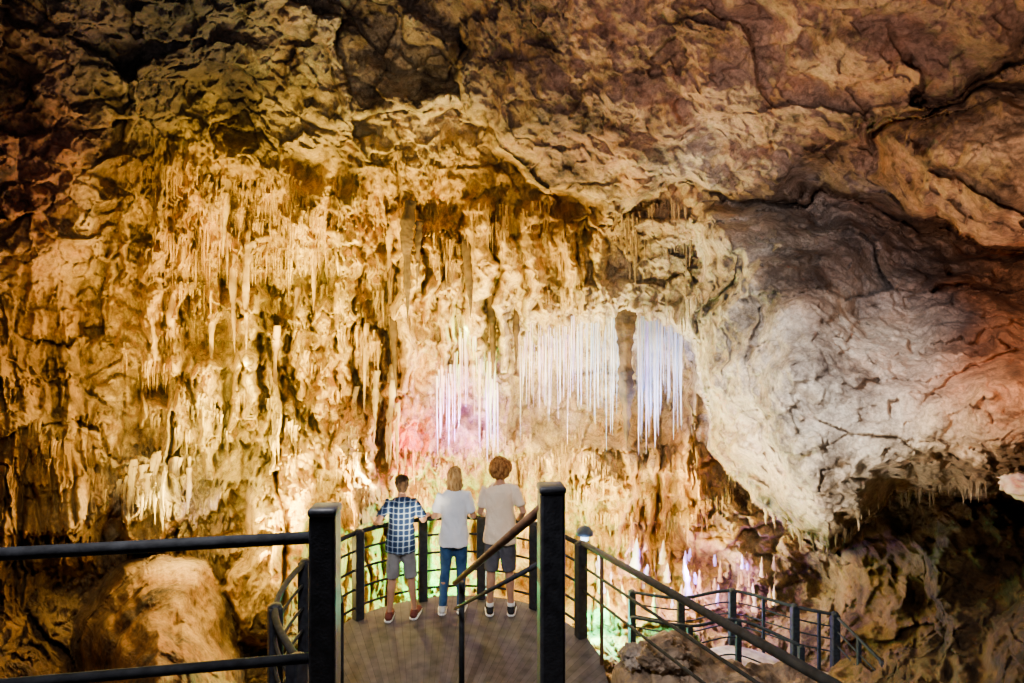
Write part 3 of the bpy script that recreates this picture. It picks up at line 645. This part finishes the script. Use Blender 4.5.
def person(label, x, y, H, w, feet, hands, shirt, legs, shoe, hair, turn=0, tilt=(0,0), sleeve=.55, skinM=M_skin):
    root = thing('person', label, 'person', (x, y, 0))
    O = Vector((x, y, 0)); W = w*H/1.7
    lean = .05
    def c(zf): return lean*max(0, (zf-.5)/.35)
    hipz = .5*H; shz = .808*H
    hip = [Vector((s*.085*W/1, -.0, hipz)) for s in (-1,1)]
    ank = [Vector((f[0]-x, f[1]-y, .077)) for f in feet]
    knee = [(hip[i]+ank[i])/2+Vector((0,.02,.005)) for i in (0,1)]
    sh = [Vector((s*.165*W, c(.81), shz)) for s in (-1,1)]
    wr, el_, fd = [], [], []
    for i in (0,1):
        hnd = Vector(hands[i])-O
        dirv = (hnd-sh[i]); hd = Vector((dirv.x, dirv.y, 0)).normalized(); fd.append(hd)
        wv_ = hnd-hd*.075+Vector((0,0,.022)); wr.append(wv_)
        a = .165*H; b2 = .15*H; dd = (wv_-sh[i]).length; dd = min(dd, a+b2-.003)
        ca = (a*a+dd*dd-b2*b2)/(2*a*dd); ax = (wv_-sh[i]).normalized()
        pole = (Vector(((-1,1)[i]*.42, -.5, -.9))); pole = (pole-ax*pole.dot(ax)).normalized()
        el_.append(sh[i]+ax*a*ca+pole*a*math.sqrt(max(0,1-ca*ca)))
    hc = Vector((tilt[0], c(.93)+.015+tilt[1], H-.118*H/1.7*1.0))
    bm = bmesh.new()
    T = [(.455,.10,.085),(.49,.15,.105),(.53,.158,.11),(.60,.128,.09),(.66,.132,.095),(.74,.155,.105),(.79,.165,.1),(.82,.13,.075),(.845,.062,.06),(.87,.05,.053),(.905,.05,.055)]
    tube(bm, [(0 if z < .85 else tilt[0]*.5, c(z), z*H) for z,_,_ in T], [(a*W, b*W) for _,a,b in T], 20)
    R_ = Matrix.Rotation(turn, 3, 'Z'); hs = H/1.7*.97+.02
    ell(bm, hc, (.073*hs,.088*hs,.108*hs), R_)
    ell(bm, hc+R_@Vector((0,.03,-.055))*hs, (.05*hs,.055*hs,.055*hs), R_)
    ell(bm, hc+R_@Vector((0,.094,-.012))*hs, (.012*hs,.018*hs,.022*hs), R_, 10)
    for s in (-1,1): ell(bm, hc+R_@Vector((s*.075,-.005,-.01))*hs, (.012*hs,.02*hs,.03*hs), R_, 10)
    for i in (0,1):
        s = (-1,1)[i]
        k = knee[i]; an = ank[i]; h = hip[i]
        tube(bm, [h+Vector((0,0,.04)), h-Vector((0,0,.06)), h.lerp(k,.5), k, k.lerp(an,.28)+Vector((0,-.012,0)), k.lerp(an,.65), an, an-Vector((0,0,.05))],
             [r*W for r in (.075,.086,.072,.052,.055,.042,.034,.036)], 14)
        tube(bm, [an+Vector((0,-.06,-.04)), an+Vector((0,.0,-.035)), an+Vector((s*.01,.1,-.045)), an+Vector((s*.02,.16,-.055))], [(.03,.03),(.034,.033),(.042,.024),(.03,.014)], 12)
        a_, e, r_ = sh[i], el_[i], wr[i]
        tube(bm, [a_+Vector((-s*.05*W,0,.005)), a_, a_.lerp(e,.35), e, e.lerp(r_,.3), r_], [.05*W,.05*W,.044*W,.036*W,.036*W,.024*W], 12)
        hd = fd[i]; sd = Vector((hd.y,-hd.x,0)); up = Vector((0,0,1))
        kn = r_+hd*.078+up*.002
        tube(bm, [r_-hd*.01, r_+hd*.035, kn], [.022, .028, .026], 10)
        for j, (off, L_) in enumerate(((-.03,.85),(-.01,1),(.01,.96),(.03,.78))):
            b0 = r_+hd*.06+sd*off*.95
            tube(bm, [b0, b0+hd*.028*L_+up*.004, b0+hd*.052*L_-up*.014, b0+hd*.056*L_-up*.038, b0+hd*.042*L_-up*.052], [.011,.010,.0095,.0085,.007], 8)
        inn = sd*(-s) if sd.dot(Vector((s,0,0))) > 0 else sd*s
        b0 = r_+hd*.02+inn*.018
        tube(bm, [b0, b0+inn*.022+hd*.018-up*.01, b0+inn*.03+hd*.036-up*.028], [.013,.011,.009], 8)
    fused('body', bm, skinM, root, .0065, 2)
    for s in (-1,1):
        p = hc+R_@Vector((s*.03,.078,.008))*hs
        bm = bmesh.new(); ell(bm, p, (.013,.012,.009), R_, 10); e_ = obj('eye', bm, M_eye, root)
        bm = bmesh.new(); ell(bm, p+R_@Vector((0,.009,0)), (.005,.005,.005), R_, 8); obj('iris', bm, M_iris, e_)
    bm = bmesh.new(); ell(bm, hc+R_@Vector((0,.082,-.052))*hs, (.022,.009,.008), R_, 10); obj('mouth', bm, M_lip, root)
    bm = bmesh.new(); hem = .465
    T = [(hem,.192,.148),(.53,.186,.142),(.575,.172,.13),(.66,.160,.118),(.74,.172,.12),(.79,.178,.115),(.822,.14,.088),(.845,.078,.07)]
    tube(bm, [(0, c(z), z*H) for z,_,_ in T], [(a*W+.006, b*W) for _,a,b in T], 24)
    for i in (0,1):
        s = (-1,1)[i]; a_, e, r_ = sh[i], el_[i], wr[i]
        tube(bm, [a_+Vector((-s*.06*W,0,.0)), a_+Vector((0,0,.003)), a_.lerp(e,.3), a_.lerp(e,sleeve+.15)], [.058*W,.062*W,.062*W,.062*W], 14)
    fused('shirt', bm, shirt, root, .011, 3, .012, 11, int(x*10)+50)
    bm = bmesh.new(); kind, lmat = legs
    T = [(.45,.10,.1),(.475,.15,.115),(.50,.160,.118),(.54,.150,.108),(.56,.14,.1)]
    tube(bm, [(0, c(z), z*H) for z,_,_ in T], [(a*W, b*W) for _,a,b in T], 20)
    for i in (0,1):
        k = knee[i]; an = ank[i]; h = hip[i]
        if kind == 'shorts': tube(bm, [h+Vector((0,0,-.01)), h-Vector((0,0,.06)), h.lerp(k,.5), h.lerp(k,.97)], [r*W for r in (.07,.095,.09,.084)], 16)
        else: tube(bm, [h+Vector((0,0,-.01)), h-Vector((0,0,.06)), h.lerp(k,.5), k, k.lerp(an,.35), k.lerp(an,.7), an-Vector((0,0,.015))], [r*W for r in (.07,.092,.082,.064,.064,.055,.052)], 16)
    fused('shorts' if kind == 'shorts' else 'jeans', bm, lmat, root, .011, 3, .006, 14, int(x*10)+70)
    for i in (0,1):
        s = (-1,1)[i]; an = ank[i]
        bm = bmesh.new()
        tube(bm, [an+Vector((0,-.085,-.04)), an+Vector((0,-.06,-.03)), an+Vector((s*.0,.02,-.028)), an+Vector((s*.012,.1,-.038)), an+Vector((s*.022,.165,-.045)), an+Vector((s*.024,.185,-.048))], [(.025,.02),(.042,.038),(.044,.042),(.05,.032),(.042,.024),(.022,.012)], 14)
        tube(bm, [an+Vector((0,-.02,-.04)), an+Vector((0,-.018,.012))], [.044,.043], 14)
        sh_ = fused('shoe', bm, shoe, root, .008, 3)
        bm = bmesh.new(); tube(bm, [an+Vector((0,-.088,-.064)), an+Vector((0,-.06,-.064)), an+Vector((s*.012,.1,-.064)), an+Vector((s*.024,.185,-.064)), an+Vector((s*.024,.2,-.062))], [(.03,.011),(.046,.0115),(.054,.0115),(.036,.0115),(.015,.008)], 14)
        obj('sole', bm, M_sole, sh_)
        if kind == 'shorts' and shoe.name.startswith('black'):
            bm = bmesh.new(); tube(bm, [an+Vector((0,0,-.01)), an+Vector((0,0,.05))], .041, 12); obj('sock', bm, M_sole, root)
    style, hm = hair; bm = bmesh.new()
    if style == 'short':
        ell(bm, hc+R_@Vector((0,-.012,.022))*hs, (.083*hs,.096*hs,.105*hs), R_); ell(bm, hc+R_@Vector((0,-.045,-.035))*hs, (.066*hs,.055*hs,.06*hs), R_)
        fused('hair', bm, hm, root, .008, 2, .008, 45, 3)
    elif style == 'bob':
        ell(bm, hc+R_@Vector((0,-.012,.02))*hs, (.092*hs,.104*hs,.112*hs), R_)
        tube(bm, [hc+R_@Vector((0,-.03,.03))*hs, hc+R_@Vector((0,-.035,-.05))*hs, hc+R_@Vector((0,-.04,-.11))*hs, hc+R_@Vector((0,-.045,-.165))*hs, hc+R_@Vector((0,-.045,-.185))*hs],
             [(.08*hs,.07*hs),(.098*hs,.078*hs),(.102*hs,.072*hs),(.088*hs,.05*hs),(.06*hs,.03*hs)], 20)
        fused('hair', bm, hm, root, .008, 3, .009, 30, 4)
    else:
        ell(bm, hc+R_@Vector((0,-.012,.02))*hs, (.100*hs,.108*hs,.112*hs), R_)
        rd = random.Random(5)
        for _ in range(190):
            th = rd.uniform(0,2*PI); ph = math.acos(rd.uniform(-.8,1)); d = Vector((math.sin(ph)*math.cos(th), math.sin(ph)*math.sin(th), math.cos(ph)))
            if d.y > .55 and d.z < .35: continue
            ell(bm, hc+R_@Vector((d.x*.112, d.y*.110-.012, d.z*.118+.016))*hs, [rd.uniform(.016,.03)]*3, None, 8)
        fused('hair', bm, hm, root, .0075, 1, .004, 60, 5)
    return root
def railpt(px):
    P2 = [p for p in path if p.y > 5.6]; b = None
    for a, c_ in zip(P2, P2[1:]):
        for k in range(10):
            q = a.lerp(c_, k/10); e = abs(q.x/q.y*F+CX-px)
            if b is None or e < b[0]: b = (e, q)
    return Vector((b[1].x, b[1].y, .99))
def cloth(nm, a, b, sc=6): return noise_mat(nm, a, b, sc, .95, .2, 60, spec=.05)
M_tee_w = cloth('pale_grey_cotton', (.74,.79,.89), (.84,.88,.97))
M_tee_t = cloth('cream_cotton', (.84,.66,.48), (.92,.76,.60))
M_short_g = cloth('grey_shorts_cotton', (.20,.20,.215), (.30,.30,.315))
M_short_d = cloth('dark_grey_shorts_cotton', (.06,.06,.075), (.12,.12,.15))
M_jean = cloth('blue_denim', (.02,.06,.16), (.05,.12,.27), 12)
M_sh1 = cloth('maroon_canvas', (.08,.02,.02), (.16,.05,.04), 12)
M_sh2 = cloth('pale_canvas', (.5,.5,.5), (.65,.65,.65), 12)
M_sh3 = cloth('black_canvas', (.01,.01,.012), (.03,.03,.035), 12)
def hairm(nm, a, b): return noise_mat(nm, a, b, 40, .8, .6, 120, (1,1,.3), spec=.08)
M_h1 = hairm('dark_brown_hair', (.016,.009,.006), (.05,.028,.015))
M_h2 = hairm('blonde_hair', (.18,.09,.028), (.50,.32,.13))
M_h3 = hairm('curly_ginger_blond_hair', (.15,.055,.016), (.42,.20,.06))
yb = 6.3
def fx(px, Y): return (px-CX)/F*Y
person('boy in blue plaid shirt and grey shorts leaning on the railing', fx(401,yb), yb, 1.56, .92, [(fx(389,6.22),6.24),(fx(414,6.28),6.30)], [railpt(377), railpt(428)],
       plaid_mat(), ('shorts', M_short_g), M_sh1, ('short', M_h1), .1, (0,.0), .62)
yw = 6.43
person('blonde woman in pale tee and blue jeans between two others', fx(454,yw), yw, 1.62, .93, [(fx(443,yw),yw-.03),(fx(461,yw),yw)], [railpt(441), railpt(470)],
       M_tee_w, ('jeans', M_jean), M_sh2, ('bob', M_h2), 0, (-.0,.0), .62)
yr = 6.40
person('curly haired person in cream tee and dark shorts with one hand out', fx(500,yr), yr, 1.71, .97, [(fx(490,yr),yr-.02),(fx(511,yr),yr-.02)], [railpt(487), railpt(521)],
       M_tee_t, ('shorts', M_short_d), M_sh3, ('curly', M_h3), -.08, (0,.0), .6)

# ------------------------------------------------------------------ lights
def lamp(kind, p, tgt, power, col, size=.15, ang=100, blend=.8):
    l = bpy.data.lights.new('cave_light', kind); l.energy = power; l.color = col
    if kind == 'AREA': l.size = size
    else: l.shadow_soft_size = size
    if kind == 'SPOT': l.spot_size = math.radians(ang); l.spot_blend = blend
    o = bpy.data.objects.new('cave_light', l); C.objects.link(o); o.location = p
    if tgt is not None: o.rotation_euler = (Vector(tgt)-Vector(p)).to_track_quat('-Z','Y').to_euler()
    return o
G = (1,.70,.12); G2 = (1,.77,.20)
lamp('SPOT', at(300,620,7.0), at(310,310,12), 10500, G, .08, 74)
lamp('SPOT', at(120,560,5.2), at(210,310,10.5), 2600, G, .08, 64)
lamp('SPOT', at(450,640,8), at(470,270,12), 8000, G, .08, 68)
lamp('SPOT', at(330,540,8.6), at(300,420,11), 1700, G2, .08, 100)
lamp('SPOT', at(600,640,9), at(570,280,12), 2600, G2, .08, 66)
for px, py, off, pw in ((200,500,1.6,210),(260,590,1.3,120),(370,470,1.8,380),(230,360,1.8,260),(330,300,2.0,290),(150,300,1.8,120),(430,330,1.8,250),(60,470,1.6,34),(150,520,1.0,30),(560,455,1.5,400),(610,510,1.4,520),(680,500,1.3,280),(700,575,1.0,100),(630,590,1.0,220),(540,560,1.3,420),(470,520,1.4,320),(430,500,1.2,200),(520,270,1.8,170)):
    lamp('POINT', near(px,py,off), None, pw, G2 if px < 480 else (1,.75,.24), .08)
lamp('SPOT', at(60,520,5.0), at(165,620,6.4), 70, (1,.74,.34), .06, 70)
lamp('SPOT', at(580,560,10), at(575,370,12.6), 1500, (.58,.62,1), .08, 40)
lamp('SPOT', at(655,560,10), at(658,380,12.4), 2700, (.34,.42,1), .08, 26)
lamp('SPOT', at(470,540,10), at(465,420,12.6), 2000, (.50,.22,1), .08, 34)
lamp('POINT', at(655,410,11.4), None, 110, (.35,.4,1), .05)
lamp('POINT', at(560,400,11.5), None, 100, (.75,.45,1), .05)
lamp('POINT', at(600,390,11.6), None, 70, (.4,.75,1), .05)
lamp('POINT', near(465,430,.9), None, 260, (.5,.18,1), .05)
lamp('POINT', near(410,438,.5), None, 80, (1,.05,.14), .05)
lamp('POINT', near(432,572,.6), None, 900, (.01,1,.25), .05)
lamp('POINT', near(603,617,.5), None, 420, (.05,1,.6), .05)
lamp('POINT', near(690,575,.6), None, 260, (.35,.14,1), .05)
lamp('POINT', near(745,590,.6), None, 90, (.5,.2,1), .05)
lamp('POINT', near(637,555,.4), None, 80, (.4,.25,1), .05)
lamp('POINT', near(205,505,.4), None, 12, (.5,.4,1), .05)
lamp('POINT', near(465,330,.8), None, 60, (.6,1,.25), .05)
# right side, roof
lamp('SPOT', (.4,2.9,4.2), at(830,430,6.0), 1500, (1,.92,.85), .08, 50)
lamp('SPOT', at(700,610,5.2), at(860,440,5.8), 260, (1,.86,.70), .08, 76)
lamp('SPOT', at(720,560,6.2), at(740,330,8), 320, (1,.84,.66), .08, 80)
lamp('SPOT', (1.7,.9,2.3), at(730,80,6.2), 480, (1,.80,.69), .12, 88)
lamp('SPOT', at(1050,420,3.2), at(960,180,5), 110, (1,.72,.48), .1, 90)
lamp('SPOT', at(1100,330,3.4), at(990,350,5.4), 110, (1,.54,.28), .1, 80)
lamp('SPOT', at(250,620,5.0), at(60,190,7.4), 230, (1,.70,.52), .12, 60)
lamp('SPOT', at(420,640,5.5), at(380,110,9), 950, (1,.80,.50), .1, 40)
lamp('SPOT', at(760,640,6.5), at(900,580,9), 90, (1,.85,.60), .1, 90)
lamp('AREA', (-1.0,1.9,4.3), (-.5,6.4,.9), 230, (1,.95,.93), .6)
lamp('POINT', at(583,547,6.9), None, 4, (.6,.8,1), .04)
w = bpy.data.worlds.new('World'); bpy.context.scene.world = w; w.use_nodes = True
w.node_tree.nodes['Background'].inputs[0].default_value = (.5,.4,.32,1); w.node_tree.nodes['Background'].inputs[1].default_value = .02

cam = bpy.data.cameras.new('Camera'); cam.lens = 20.0; cam.sensor_width = 36; cam.clip_start = .05
co = bpy.data.objects.new('Camera', cam); C.objects.link(co); co.location = (0,0,CZ); co.rotation_euler = (PI/2,0,0)
bpy.context.scene.camera = co
